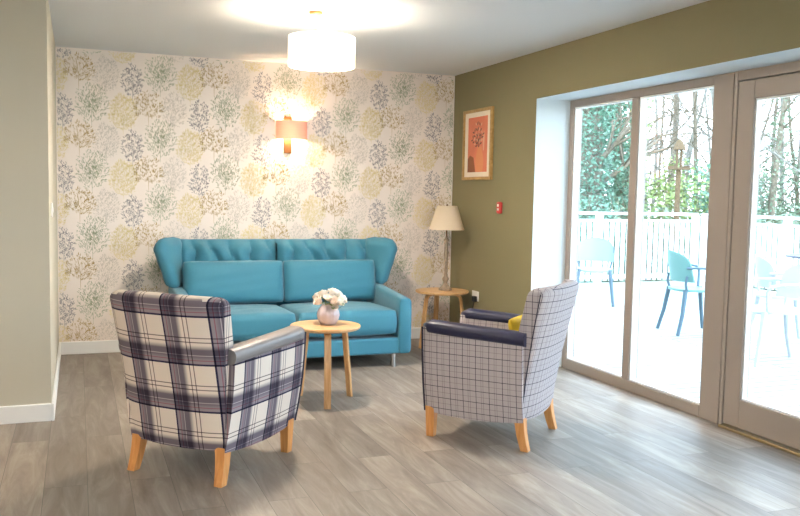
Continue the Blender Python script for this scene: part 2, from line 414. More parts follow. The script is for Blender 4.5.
for row in range(-1, 10):
    for col in range(-2, 5):
        for kind, x0, z0 in ROW:
            cx, cz = x0+col*P+(row % 2)*P/2, z0-row*.2605
            if not (-.15 < cx < W+.15 and -.1 < cz < H+.2): continue
            for (xa, za, xb, zb, w_) in VAR[kind][(row+col) % 2]:
                xa, xb, za, zb = xa+cx, xb+cx, za+cz, zb+cz
                if min(xa,xb) < .003 or max(xa,xb) > W-.003 or max(za,zb) > H-.003 or min(za,zb) < .1: continue
                dx, dz = xb-xa, zb-za; l = math.hypot(dx,dz) or 1e-6
                nx, nz = -dz/l*w_/2, dx/l*w_/2
                wb.add([(xa-nx*.5,-.0006,za-nz*.5),((xa+xb)/2-nx,-.0006,(za+zb)/2-nz),(xb,-.0006,zb),((xa+xb)/2+nx,-.0006,(za+zb)/2+nz),(xa+nx*.5,-.0006,za+nz*.5)], [(0,1,2,3,4)], KI[kind])
struct(wb.build('wall_back', [M_PAPER, P_NAVY, P_OLIVE, P_GREEN, P_YELL, P_GREY]))

struct(MB().prism([(XL, YA), (0, YA), (0, 0), (-.15, 0), (-.15, YA+.15), (XL, YA+.15)], 0, H).build('wall_left', M_SAGE))
struct(MB().box((XL-.15, YB, 0), (XL, YA+.15, H)).build('wall_far_left', M_SAGE))
YE = -6.1
wr = MB().box((W, YO, 0), (W+.378, 0, H)).box((W, YE, ZO), (W+.378, YO, H)).box((W, YB, 0), (W+.378, YE, H))
wro = wr.build('wall_right', [M_OLIVE, M_REVEAL])
for p in wro.data.polygons:
    c = p.center; n = p.normal
    if (abs(c.y-YO) < .01 and n.y < -.5 and c.z < ZO) or (abs(c.z-ZO) < .01 and n.z < -.5) or (abs(c.y-YE) < .01 and n.y > .5): p.material_index = 1
struct(wro)
# wall behind the viewer with an opening for the added fill window
wf = MB().box((XL-.15, YB-.15, 0), (-.6, YB, H)).box((2.6, YB-.15, 0), (W+.378, YB, H)).box((-.6, YB-.15, 2.15), (2.6, YB, H)).box((-.6, YB-.15, 0), (2.6, YB, .75))
struct(wf.build('wall_front', M_SAGE))

# skirting boards
def skirting(name, pts):
    mb = MB()
    for (x0,y0,x1,y1) in pts: mb.box((min(x0,x1), min(y0,y1), 0), (max(x0,x1), max(y0,y1), .1))
    return struct(mb.build(name, M_WHITE, bevel=.004))
skirting('baseboard_back', [(.016, -.016, W-.016, 0)])
skirting('baseboard_left', [(0, YA-.016, .016, 0), (XL, YA-.016, 0, YA)])
skirting('baseboard_right', [(W-.016, YO, W, -.0)])

# ------------------------------------------------------------------ glazing on the right
XD = XF+.08
def window_unit(name, y0, y1, splits, z0, z1, x0=XF, x1=XD, sill=.075, top=.055, s0=.055, s1=.165):
    """y0 > y1; splits: list of (ya, yb) mullions"""
    root = bpy.data.objects.new(name, None); COL.objects.link(root); root['kind'] = 'structure'
    fr = MB()
    fr.box((x0, y0-s0, z0), (x1, y0, z1)).box((x0, y1, z0), (x1, y1+s1, z1))
    ys = y1+s1; ye = y0-s0
    fr.box((x0, ys, z0), (x1, ye, z0+sill)).box((x0, ys, z1-top), (x1, ye, z1))
    for a, b in splits: fr.box((x0, b, z0+sill), (x1, a, z1-top))
    o = fr.build('window_frame', M_FRAME, root, bevel=.005); o['kind'] = 'structure'
    edges = [ye] + [q for ab in splits for q in ab] + [ys]
    for i in range(0, len(edges), 2):
        a, b = edges[i], edges[i+1]
        g = MB().box((x1-.022, b-.004, z0+sill-.004), (x1-.014, a+.004, z1-top+.004)).build('window_glass', M_GLASS, root); g['kind'] = 'structure'
        bd = MB(); w_ = .010; xa, xb = x0+.012, x1-.022
        bd.box((xa, b, z0+sill), (xb, a, z0+sill+w_)).box((xa, b, z1-top-w_), (xb, a, z1-top)).box((xa, b, z0+sill+w_), (xb, b+w_, z1-top-w_)).box((xa, a-w_, z0+sill+w_), (xb, a, z1-top-w_))
        q = bd.build('lit_jamb_bead', M_WHITE, root); q['kind'] = 'structure'  # white bead deepened over the jamb, standing in for daylight on it
    return root
window_unit('window_1', YO, -3.232, [(-2.275, -2.35)], 0, ZO)
window_unit('window_2', -4.06, YE, [(-5.05, -5.125)], 0, ZO, s0=.1, s1=.055)
# door
dr = bpy.data.objects.new('door_1', None); COL.objects.link(dr); dr['kind'] = 'structure'
y0, y1, z0, z1, xa, xb = -3.268, -4.02, .022, 1.99, XF+.004, XF+.066
d = MB().box((xa, y0-.125, z0), (xb, y0, z1)).box((xa, y1, z0), (xb, y1+.165, z1)).box((xa, y1+.165, z0), (xb, y0-.125, .185)).box((xa, y1+.165, 1.885), (xb, y0-.125, z1))
o = d.build('door_leaf', M_FRAME, dr, bevel=.004); o['kind'] = 'structure'
o = MB().box((xb-.02, y1+.161, .181), (xb-.012, y0-.121, 1.889)).build('door_glass', M_GLASS, dr); o['kind'] = 'structure'
bd = MB(); ya_, yb_ = y1+.165, y0-.125
xq = xa+.012; bd.box((xq, ya_, .185), (xb-.02, yb_, .195)).box((xq, ya_, 1.875), (xb-.02, yb_, 1.885)).box((xq, ya_, .195), (xb-.02, ya_+.010, 1.875)).box((xq, yb_-.010, .195), (xb-.02, yb_, 1.875))
o = bd.build('lit_jamb_bead', M_WHITE, dr); o['kind'] = 'structure'  # deep white bead imitates the daylit inner sides of the door
fr = MB().box((XF, -3.264, 0), (XD, -3.236, ZO)).box((XF, -4.056, 0), (XD, -4.024, ZO)).box((XF, -4.024, 1.995), (XD, -3.264, ZO))
o = fr.build('door_frame', M_FRAME, dr, bevel=.003); o['kind'] = 'structure'
hd = MB().tube([(xa, -3.93, 1.02), (xa-.05, -3.93, 1.02), (xa-.05, -3.83, 1.02)], .011, 10).box((xa-.008, -3.955, .93), (xa, -3.905, 1.10))
hd.build('door_handle', M_STEEL, dr, smooth=True)
struct(MB().box((XF-.03, -4.02, 0), (XF+.06, -3.268, .016)).build('trim_1', mat('threshold_brass', lin(170, 150, 110), .35, .7), bevel=.003))
# unseen window added behind the viewer to let in fill daylight
wroot = bpy.data.objects.new('fill_window', None); COL.objects.link(wroot); wroot['kind'] = 'structure'
fr = MB().box((-.6, YB-.12, .75), (-.53, YB-.05, 2.15)).box((2.53, YB-.12, .75), (2.6, YB-.05, 2.15)).box((-.53, YB-.12, .75), (2.53, YB-.05, .82)).box((-.53, YB-.12, 2.08), (2.53, YB-.05, 2.15)).box((.96, YB-.12, .82), (1.04, YB-.05, 2.08))
o = fr.build('window_frame', M_FRAME, wroot); o['kind'] = 'structure'
o = MB().box((-.53, YB-.09, .82), (2.53, YB-.08, 2.08)).build('window_glass', M_GLASS, wroot); o['kind'] = 'structure'

# ------------------------------------------------------------------ deck and ground outside
struct(MB().box((W+.378, -9, -.18), (9.72, 4.12, -.004)).build('deck_floor', M_DECK))
gm = MB().grid(lambda u, v: (-40+110*u, -40+110*v, -1.3 + .25*math.sin(9*u)*math.cos(7*v)), 30, 30)
struct(gm.build('ground', M_GROUND, smooth=True))
struct(MB().box((-8, .16, -1.2), (3.74, 6, 3.2)).build('wall_exterior', mat('outside_render', lin(220, 216, 206), .9)))

# ------------------------------------------------------------------ sofa
SX = 1.675
def build_sofa():
    t = thing('sofa', 'teal high-backed two-seat sofa with flared wings against the tree-print wallpaper', 'sofa', (SX, -.7, 0))
    off = (SX, -.7, 0); hw = .86; yf, yb = -1.17, -.27
    MB().box((SX-hw, yf+.015, .10), (SX+hw, yb, .225)).build('base', M_TEAL, t, bevel=.018, off=off, uv=True, segs=3)
    # arms
    for s in (-1, 1):
        rings = []
        for k in range(9):
            v = k/8; y = yf + v*(yb+.02-yf)
            zt = .525 + .06*v
            xo = hw; wi = .105
            sec = []
            for q in range(28):
                th = 2*PI*q/28; ct, st = math.cos(th), math.sin(th)
                px = math.copysign(abs(ct)**.35, ct)*wi/2; pz = math.copysign(abs(st)**.22, st)
                sec.append((SX+s*(xo-wi/2)+px, y, .10+(zt-.10)*(pz+1)/2))
            if k in (0, 8):
                pass
            rings.append(sec)
        def ins(r, dy, sc):
            cx = sum(p[0] for p in r)/len(r); cz = sum(p[2] for p in r)/len(r)
            return [(cx+(p[0]-cx)*sc, p[1]+dy, cz+(p[2]-cz)*(1-(1-sc)*.25)) for p in r]
        rings = [ins(rings[0], -.0, .80), ins(rings[0], .006, .93)] + [[(p[0], p[1]+(.022 if i == 0 else 0), p[2]) for p in r] for i, r in enumerate(rings)]
        MB().loft(rings).build('arm', M_TEAL, t, smooth=True, off=off, uv=True, angle=50)
    # seat cushions
    for i, (xa, xb) in enumerate(((SX-.752, SX-.035), (SX-.035, SX+.752))):
        xf = Matrix.Translation(((xa+xb)/2, -.83, .338)) @ Matrix.Rotation(math.radians(-1.5), 4, 'X')
        o = cushion(xb-xa-.006, .68, .225, edge=.74, n=3, res=22, xf=xf, wrinkle=.004, seed=i+3).build('seat_cushion', M_TEAL, t, smooth=True, off=off, uv=True, angle=0); weld(o)
    # back rest: slab with gathered pleats on its upper front
    for (xa, xb) in ((SX-.80, SX-.012), (SX-.012, SX+.80)):
        nx, nz = 90, 26
        def fr_(u, v, xa=xa, xb=xb):
            x = xa+(xb-xa)*u; z = .24+.685*v
            tt = max(0, (z-.66)/.265)
            y = -.395 + .07*v
            ph = u*5.2*2*PI + 1.6*math.sin(z*26+u*9)*.5 + (z-.75)*11
            fold = (abs(math.sin(ph/2)))**.7
            env = min(1, tt*3)*min(1, max(0, (1.02-tt)*4))*min(1, u*14)*min(1, (1-u)*14)
            y -= env*(.062*fold-.024)
            edge = min(1, u*16, (1-u)*16); y += .02*(1-edge)**2
            if v > .86: y += ((v-.86)/.14)**2*.05
            return (x, y, z - (.02*(1-fold)*env if v > .9 else 0))
        mb = MB().grid(fr_, nx, nz)
        top = [fr_(i/nx, 1) for i in range(nx+1)]
        mb.grid(lambda u, v: (xa+(xb-xa)*u, top[int(round(u*nx))][1]*(1-v) + (yb+.03)*v, top[int(round(u*nx))][2] + .014*math.sin(PI*v) - .02*v), nx, 5)
        mb.grid(lambda u, v: (xa+(xb-xa)*u, yb+.03, .24+(.665)*(1-v)), 8, 4)
        mb.grid(lambda u, v: (xa, -.36*(1-v)+(yb+.03)*v, .24+.66*u), 4, 2); mb.grid(lambda u, v: (xb, -.36*(1-v)+(yb+.03)*v, .24+.66*u), 4, 2)
        o = mb.build('back_panel', M_TEAL, t, smooth=True, off=off, uv=True, angle=60)
    # wings
    for s in (-1, 1):
        rings = []
        N = 14
        for k in range(N+1):
            v = k/N; z = .565 + .365*v
            fl = v**1.0
            A = Vector((.79+.01*v, -.30)); B = Vector((.845+.108*min(1, fl*1.25), -.50+.02*v))
            if v > .8: B = B.lerp(A, ((v-.8)/.2)**2*.18)
            if v < .12: B = B.lerp(A, (1-v/.12)**2*.1)
            th_ = .062*(1-.55*max(0, (v-.86)/.14)**2)*(1-.4*max(0, (.1-v)/.1)**2)
            dvec = (B-A); L = dvec.length; dvec.normalize(); nn = Vector((-dvec.y, dvec.x))
            ring = []
            for q in range(26):
                an = 2*PI*q/26; ct, st = math.cos(an), math.sin(an)
                a_ = math.copysign(abs(ct)**.6, ct); b_ = math.copysign(abs(st)**.75, st)
                p = A + dvec*(L/2+a_*(L/2+.03)) + nn*(b_*th_)
                pz = z + .006*math.sin(17*v+3*a_)
                ring.append((SX+s*p.x, p.y, pz))
            rings.append(ring)
        cap = [(sum(p[0] for p in rings[-1])/26*.6+p[0]*.4, sum(p[1] for p in rings[-1])/26*.6+p[1]*.4, p[2]+.016) for p in rings[-1]]
        wg = MB().loft(rings+[cap]).build('wing', M_TEAL, t, smooth=True, off=off, uv=True, angle=60)
        a = rings[0]
        MB().tube([Vector(a[i]) + Vector((0,0,-.003)) for i in list(range(26))+[0]], .0035, 6).build('piping', M_PALEBLUE, wg, smooth=True, off=off)
    # loose back cushions
    for i, (xa, xb) in enumerate(((SX-.775, SX+.002), (SX+.004, SX+.775))):
        xf = Matrix.Translation(((xa+xb)/2, -.515, .605)) @ Matrix.Rotation(math.radians(80), 4, 'X')
        o = cushion(xb-xa, .335, .20, edge=.42, n=4, res=22, xf=xf, wrinkle=.0015, seed=i+9).build('back_cushion', M_TEAL, t, smooth=True, off=off, uv=True, angle=0); weld(o)
    for sx in (-1, 1):
        for yy in (-1.13, -.36):
            MB().lathe([(.019, 0), (.019, .10)], 16, xf=Matrix.Translation((SX+sx*.725, yy, 0))).build('leg', M_STEEL, t, smooth=True, off=off)
    return t
build_sofa()

# ------------------------------------------------------------------ armchairs
def build_armchair(label, loc, rz, fab, vinyl, pipe, fy=0.0):
    t = thing('armchair', label, 'armchair', loc, rz, 'armchairs facing the sofa')
    def lerp(a, b, s): return a+(b-a)*s
    zt, zb_ = .868, .150
    wz = lambda z: lerp(.258, .314, max(0, min(1, (z-zb_)/(zt-zb_)))**.9)
    yo = lambda z: -.292 - .145*max(0, (z-.15)/.72)**1.25
    wrap = lambda z: lerp(.035, .075, max(0, min(1, (z-.15)/.7)))
    # backrest
    rings = []; nu = 18
    def section(z, ins, thick, zdrop):
        r = []
        w_ = wz(z)-ins
        for i in range(nu+1):
            u = 2*i/nu-1
            r.append((w_*u, yo(z)+ins+wrap(z)*abs(u)**3.2, z - zdrop*u*u))
        yf_ = thick-2*ins
        for i in range(nu+1):
            u = 1-2*i/nu
            r.append(((w_-.012)*u, yo(z)+ins+yf_+wrap(z)*abs(u)**2.6*.95, z - zdrop*u*u))
        return r
    K = 16
    for k in range(K+1):
        v = k/K; z = zb_ + (zt-.045-zb_)*v
        rings.append(section(z, 0.0 if k else .006, .112-.03*v, .010*v - .012*(1-v)))
    for k in range(1, 6):
        a = k/5*PI/2; rr = .045
        rings.append(section(zt-.045+rr*math.sin(a), rr*.9*(1-math.cos(a)), .082, .010))
    br = MB().loft(rings).build('backrest', fab, t, smooth=True, uv=True, angle=70)
    # seams down the back's two edges
    for s in (-1, 1):
        MB().tube([(s*(wz(z)-.002), yo(z)+wrap(z)+.006, z-.012) for z in [.16+.68*i/14 for i in range(15)]], .0035, 6).build('piping', pipe, br, smooth=True)
    # side panels
    for s in (-1, 1):
        rings = []
        ys = [-.262+(.615+fy)*i/12 for i in range(13)]
        def sec(y, ins, e):
            out = []
            lo = .150 - .022*math.sin(PI*(y+.262)/.615)
            hi = .588 + .024*(y+.26)/.6
            for k in range(9):
                v = k/8; z = lerp(lo, hi, v)
                x = lerp(.266, .318, v) + .012*math.sin(PI*v) - ins - .016*max(0, (y-.1)/.25)**2*(1-.3*v)
                out.append((s*x, y, z))
            for k in range(9):
                v = 1-k/8; z = lerp(lo, hi, v)
                x = lerp(.266, .318, v) - .095 + ins - .016*max(0, (y-.1)/.25)**2
                out.append((s*x, y, z))
            return out
        for i, y in enumerate(ys): rings.append(sec(y, 0, 0))
        rings.append(sec(.364+fy, .008, 0)); rings.append(sec(.369+fy, .02, 0))
        sp_ = MB().loft(rings).build('side_panel', fab, t, smooth=True, uv=True, angle=50)
        r0 = sec(.353+fy, 0, 0)[:9]
        MB().tube([(p[0]-s*.002, p[1]+.010, p[2]) for p in r0], .0055, 6).build('piping', pipe, sp_, smooth=True)
        # padded arm
        ar = []
        for i in range(15):
            v = i/14; y = -.275+(.645+fy)*v
            zc = .588 + .024*v; hx, hz = .056, .036
            e = 1.0
            if v > .93: e = math.sqrt(max(0.05, 1-((v-.93)/.075)**2))
            cx = .276 - .012*max(0, (v-.6)/.4)**2
            ring = []
            for q in range(22):
                an = 2*PI*q/22; ct, st = math.cos(an), math.sin(an)
                ring.append((s*(cx+math.copysign(abs(ct)**.7, ct)*hx*e), y, zc+math.copysign(abs(st)**.7, st)*hz*e))
            ar.append(ring)
        MB().loft(ar).build('armrest', vinyl, t, smooth=True, uv=True, angle=60)
    MB().box((-.19, -.24, .17), (.19, .335+fy, .33)).build('seat_base', fab, t, bevel=.02, uv=True, segs=3)
    o = cushion(.375, .56+fy, .15, edge=.7, n=3, res=16, xf=Matrix.Translation((0, .055+fy/2, .40))).build('seat_cushion', vinyl, t, smooth=True, angle=0); weld(o)
    for sx in (-1, 1):
        for fr in (1, -1):
            rings = []
            for k in range(7):
                v = k/6; z = .17*(1-v)
                hw_ = lerp(.027, .021, v)
                if fr > 0: cx, cy = .238-.002*v, .300+fy*.5
                else: cx, cy = .236+.012*v, -.238-.036*v**1.6
                rings.append([(sx*(cx-hw_), cy-hw_, z), (sx*(cx+hw_), cy-hw_, z), (sx*(cx+hw_), cy+hw_, z), (sx*(cx-hw_), cy+hw_, z)])
            MB().loft(rings).build('leg', M_BEECH, t, bevel=.003)
    return t
build_armchair('tartan wool wing armchair with grey padded arms, its back to the viewer', (.753, -3.04, 0), math.radians(-45), M_PLAID, M_GREYV, M_PIPE)
build_armchair('pale checked tweed armchair with navy padded arms, by the glazed door', (2.31, -2.985, 0), math.radians(42.5), M_CHECK, M_NAVY, M_PIPE, -.06)

# mustard cushion on the checked chair
yc = thing('scatter_cushion', 'small mustard yellow cushion tucked in the checked armchair', 'cushion', (2.31, -2.985, .475), math.radians(42.5))
o = cushion(.31, .245, .085, edge=.2, n=3, res=14, xf=Matrix.Translation((-.01, -.178, .078)) @ Matrix.Rotation(math.radians(70), 4, 'X')).build('cushion_cover', M_YELLOW, yc, smooth=True, angle=0); weld(o)

# ------------------------------------------------------------------ little tables
def build_table(label, loc, legs, r, h, name):
    t = thing(name, label, 'table', loc)
    MB().lathe([(r-.012, h-.022), (r-.003, h-.016), (r, h-.006), (r-.003, h)], 64).build('tabletop', M_OAKTOP, t, smooth=True, angle=30)
    for (x, y) in legs:
        L = math.hypot(x, y); d = Vector((x/L, y/L, 0)); n = Vector((-d.y, d.x, 0))
        prof = []  # bent strip: flat under the top, bends down, splays out
        r1 = r*.30; rk = r*.70
        for (a, z) in ((r1, h-.030), (rk-.045, h-.030), (rk-.018, h-.034), (rk, h-.046), (rk+.010, h-.072), (lerp_(rk+.012, L, .5), h*.42), (L, 0)): prof.append((a, z))
        rings = []
        for i, (a, z) in enumerate(prof):
            p0 = prof[max(i-1, 0)]; p1 = prof[min(i+1, len(prof)-1)]
            tx, tz = p1[0]-p0[0], p1[1]-p0[1]; q = math.hypot(tx, tz); nx, nz = -tz/q, tx/q
            hw_ = .021; ht = .0085
            if i == len(prof)-1: nx, nz = 1, 0
            c = d*a
            rings.append([c+n*hw_+d*nx*ht+Vector((0,0,z+nz*ht)), c-n*hw_+d*nx*ht+Vector((0,0,z+nz*ht)), c-n*hw_-d*nx*ht+Vector((0,0,z-nz*ht)), c+n*hw_-d*nx*ht+Vector((0,0,z-nz*ht))])
        MB().loft(rings).build('leg', M_OAK, t, bevel=.002)
    return t
def lerp_(a, b, s): return a+(b-a)*s
TX, TY, TH_ = 1.600, -2.045, .49
build_table('round pale oak coffee table with three bent legs, holding the vase of roses', (TX, TY, 0), [(-.035, -.19), (.195, .09), (-.115, .185)], .222, TH_, 'coffee_table')
LX, LY = 3.108, -.42
build_table('round oak side table in the corner, under the table lamp', (LX, LY, 0), [(-.215, -.06), (.165, -.16), (.03, .21)], .233, TH_, 'side_table')

# vase and roses
VX, VY = 1.622, -2.03
va = thing('vase', 'lilac ribbed ceramic vase on the coffee table', 'vase', (VX, VY, TH_))
MB().lathe([(.036, 0), (.048, .003), (.064, .03), (.071, .06), (.066, .088), (.05, .112), (.041, .122), (.044, .13), (.038, .13), (.036, .118), (.05, .085), (.055, .05), (.03, .012)], 72, mod=lambda a, z: .022*math.sin(18*a) if .01 < z < .112 else 0).build('vase_body', M_VASE, va, smooth=True, angle=80)
def build_rose(label, c, rad, m, seed, sx):
    """c: bloom centre in world; stem runs into the vase mouth"""
    base = Vector((VX+sx, VY, TH_+.03))
    r = thing('rose', label, 'flower', base, 0, 'roses in the lilac vase')
    rnd = random.Random(seed); C_ = Vector(c)-base
    ax = (C_-Vector((0, 0, .06))).normalized(); q = Vector((0,0,1)).rotation_difference(ax).to_matrix().to_4x4()
    xf = Matrix.Translation(C_) @ q
    mb = MB()
    for layer, (n, rr, op, hh) in enumerate(((3, .38, .1, .62), (5, .66, .38, .52), (6, .98, .85, .40))):
        for k in range(n):
            a0 = 2*PI*k/n + layer*.6 + rnd.uniform(-.15, .15)
            def pet(u, v, a0=a0, n=n, rr=rr, op=op, hh=hh):
                a = a0 + (u-.5)*2*PI/n*1.55
                ed = 1-.35*abs(2*u-1)**2.4
                vv = v*ed
                R_ = rad*rr*(.25+.75*math.sin(min(1, vv*1.25)*PI/2)) + rad*op*.22*max(0, vv-.6)**1.5*3
                z = rad*(-.62 + vv*(1.0+hh*.9) - op*.55*max(0, vv-.55))
                return (R_*math.cos(a), R_*math.sin(a), z)
            mb.grid(pet, 6, 6, 0, xf)
    mb.lathe([(rad*.1, -rad*.7), (rad*.5, -rad*.45), (rad*.45, 0), (rad*.2, rad*.55), (.001, rad*.62)], 14, 0, xf)
    mb.build('bloom', m, r, smooth=True, angle=0)
    s = C_ - ax*rad*.55
    MB().tube([(0,0,0), (0, 0, .05), s*.6+Vector((0,0,.03)), s], .0022, 6).build('stem', M_LEAF, r, smooth=True)
    lf = MB()
    for k in range(2):
        a = rnd.uniform(0, 6.3); o_ = s + Vector((math.cos(a)*.012, math.sin(a)*.012, .0))
        dd = Vector((math.cos(a), math.sin(a), .15)).normalized(); nn = dd.cross(Vector((0,0,1))).normalized()
        lf.grid(lambda u, v: tuple(o_ + dd*(v*.045) + nn*((u-.5)*.026*math.sin(PI*min(1, v*.95+.03))) + Vector((0,0,-.012*v*v+.004*abs(u-.5)))), 2, 5)
    lf.build('leaf', M_LEAF, r, smooth=True)
def vpt(px, py, dy=0.0):
    """world point at a picture offset around the vase (metres, across and up)"""
    return (VX+.006+px*1.02, VY-px*.354+dy, TH_-.018+py)
ROSES = [(-.068, .165, -.02, .037, 1, 'blush rose low on the left of the bouquet'), (-.03, .205, .02, .036, 0, 'white rose at the upper left of the bouquet'),
         (.012, .165, -.055, .038, 1, 'blush rose at the front centre of the bouquet'), (.02, .218, .0, .038, 0, 'white rose at the top of the bouquet'),
         (.072, .178, -.01, .036, 0, 'white rose low on the right of the bouquet'), (.055, .205, .045, .034, 0, 'white rose behind the right of the bouquet'),
         (-.055, .185, .055, .032, 0, 'white rose at the back left of the bouquet'), (.018, .135, -.05, .024, 0, 'small white rosebud hanging over the vase rim'), (-.012, .187, -.03, .034, 0, 'white rose in the middle of the bouquet'), (.048, .165, -.045, .033, 0, 'white rose at the lower right front of the bouquet')]
for i, (px, py, dy, rad, pk, lb) in enumerate(ROSES):
    build_rose(lb, vpt(px, py, dy), rad*.9, M_ROSEPK if pk else M_ROSE, i+4, .012*math.cos(i*2.4))

# ------------------------------------------------------------------ table lamp
tl = thing('table_lamp', 'turned wooden table lamp with cream shade, unlit, in the corner', 'lamp', (3.138, -.42, TH_))
MB().lathe([(.001, 0), (.058, 0), (.060, .012), (.050, .024), (.042, .030), (.030, .042), (.020, .055), (.016, .070), (.024, .085), (.029, .10), (.024, .115), (.016, .126), (.021, .134), (.016, .142), (.017, .16), (.0185, .30), (.016, .40), (.021, .408), (.016, .418), (.024, .432), (.024, .44), (.012, .452), (.009, .47), (.001, .47)], 32).build('lamp_base', M_LAMPWOOD, tl, smooth=True, angle=50)
MB().tube([(0,0,.465), (0,0,.725)], .006, 8).build('lamp_stem', M_BRONZE, tl, smooth=True)
MB().lathe([(.153, .528), (.087, .735), (.084, .735), (.150, .529), (.153, .528)], 48, cap=False).build('lamp_shade', M_SHADE_C, tl, smooth=True, angle=80)
MB().lathe([(.001, .725), (.006, .728), (.009, .737), (.005, .748), (.001, .75)], 12).build('finial', M_BRONZE, tl, smooth=True)
sp2 = MB()
for k in range(3):
    a = 2*PI*k/3; sp2.tube([(0,0,.722), (.084*math.cos(a), .084*math.sin(a), .73)], .002, 5)
sp2.build('shade_carrier', M_STEEL, tl)

# ------------------------------------------------------------------ wall sconce
ws = thing('wall_light', 'lit bronze wall light with half-round peach shade on the tree-print wallpaper', 'wall light', (1.825, 0, 1.80))
MB().box((-.033, -.016, -.155), (.033, -.001, .155)).build('back_plate', M_BRONZE, ws, bevel=.003)
MB().tube([(0, -.016, .02), (0, -.05, .02)], .008, 8).build('arm', M_BRONZE, ws, smooth=True)
ht = []
for z in (-.078, .078):
    ht.append([(.135*math.cos(PI+PI*k/28), -.0012+.132*math.sin(PI+PI*k/28), z) for k in range(29)])
sh = MB().loft(ht, closed=False, cap=False)
sh.add([(p[0]*.985, p[1]*.98, p[2]) for r_ in ht for p in r_], [(k, k+1, 29+k+1, 29+k) for k in range(28)])
sh.build('lamp_shade', M_SHADE_P, ws, smooth=True, angle=80).location = (.03, 0, .04)
MB().lathe([(.001, -.03), (.018, -.02), (.022, 0), (.018, .02), (.001, .03)], 14, xf=Matrix.Translation((.0, -.066, .015))).build('bulb', M_BULB, ws, smooth=True)
def point(name, loc, power, col, r, parent):
    l = bpy.data.lights.new(name, 'POINT'); l.energy = power; l.color = col; l.shadow_soft_size = r
    o = bpy.data.objects.new(name, l); COL.objects.link(o); o.location = loc; o.parent = parent
    return o
point('wall_light_glow', (.0, -.066, .015), 9, (1, .76, .50), .04, ws)

# ------------------------------------------------------------------ ceiling drum light
def build_pendant(label, x, y, lean=0.0, power=50, group='drum ceiling lights'):
    p = thing('ceiling_light', label, 'ceiling light', (x, y, H), 0)
    MB().lathe([(.044, 0), (.044, -.012), (.040, -.018), (.001, -.018)], 32).build('ceiling_rose', M_BRONZE, p, smooth=True)
    MB().tube([(0,0,-.016), (lean*.4, 0, -.10), (lean*.6, 0, -.215)], .004, 8).build('flex', M_PLASTIC, p, smooth=True)
    r, za, zb = .20, -.15, -.325
    MB().lathe([(r, zb), (r, za), (r-.003, za), (r-.003, zb), (r, zb)], 56, cap=False, xf=Matrix.Translation((lean, 0, 0))).build('lamp_shade', M_SHADE_W, p, smooth=True, angle=80)
    c = MB()
    for k in range(3):
        a = 2*PI*k/3+.4; c.tube([(lean*.6,0,-.172), (lean+(r-.002)*math.cos(a), (r-.002)*math.sin(a), za-.004)], .0025, 5)
    c.build('shade_carrier', M_STEEL, p)
    MB().lathe([(.001, -.31), (.02, -.30), (.03, -.275), (.024, -.245), (.014, -.215), (.001, -.2)], 16, xf=Matrix.Translation((lean*.6, 0, 0))).build('bulb', M_BULB, p, smooth=True)
    point('ceiling_light_glow', (lean*.8, 0, -.275), power, (1, .87, .72), .12, p)
    return p
build_pendant('lit white drum ceiling light above the seating', 1.495, -2.12, .04, 46)
build_pendant('added white drum fill light, unseen in the open room behind the viewer', 1.3, -6.9, 0, 42)  # unseen copy added as warm fill for the room
build_pendant('added white drum fill light, unseen at the left of the open room', -1.9, -4.9, 0, 40)  # another unseen copy, added to brighten the left side

# ------------------------------------------------------------------ framed picture
fp = thing('framed_picture', 'oak-framed coral print of a vase with branches on the olive wall', 'picture', (W, -.53, 1.754))
hy, hz = .278, .302; fw_ = .026
f = MB().box((-.026, -hy, -hz), (-.001, hy, -hz+fw_)).box((-.026, -hy, hz-fw_), (-.001, hy, hz)).box((-.026, -hy, -hz+fw_), (-.001, -hy+fw_, hz-fw_)).box((-.026, hy-fw_, -hz+fw_), (-.001, hy, hz-fw_))
f.build('picture_frame', M_GOLDFR, fp, bevel=.002)
MB().box((-.012, -hy+fw_, -hz+fw_), (-.002, hy-fw_, hz-fw_)).build('mount', M_MOUNT, fp)
ay, az = .186, .235
art = MB().box((-.0135, -ay, -az), (-.0120, ay, az), 0)
def flat(poly, mi, k): # poly in (across as seen, up); across: + is to the right of the print (towards -y)
    x = -.0137-.0003*k
    art.add([(x, -a, b) for a, b in poly], [tuple(range(len(poly)))], mi)
flat([(-.186, -.235), (-.186, -.12), (-.14, -.09), (-.07, -.11), (-.03, -.235)], 3, 1)
vprof = [(.06, -.232), (.075, -.19), (.078, -.14), (.066, -.09), (.042, -.05), (.04, -.02)]
flat([(.045+a, b) for a, b in vprof] + [(.045-a, b) for a, b in reversed(vprof)], 1, 2)
flat([(.11, -.06), (.13, -.05), (.14, .05), (.125, .12), (.10, .05)], 4, 1)
rl = random.Random(5)
for k, (a0, L) in enumerate(((-34, .15), (-12, .19), (8, .18), (-58, .13), (30, .12))):
    a = math.radians(a0); x0, z0 = .03, -.025
    for q in range(4):
        t_ = .25+.25*q; cx, cz = x0+math.sin(a)*L*t_, z0+math.cos(a)*L*t_
        for s in (-1, 1):
            b = a+s*.75; l = .046; w_ = .009
            d1 = (math.sin(b), math.cos(b)); n1 = (d1[1], -d1[0])
            flat([(cx, cz), (cx+d1[0]*l*.5+n1[0]*w_, cz+d1[1]*l*.5+n1[1]*w_), (cx+d1[0]*l, cz+d1[1]*l), (cx+d1[0]*l*.5-n1[0]*w_, cz+d1[1]*l*.5-n1[1]*w_)], 2 if (q+k+s) % 3 else 4, 3)
    flat([(x0-.003, z0), (x0+.003, z0), (x0+math.sin(a)*L, z0+math.cos(a)*L)], 2, 4)
art.build('artwork', [M_ARTBG, M_ARTVASE, M_ARTLEAF, M_ARTSH, M_ARTPALE], fp)

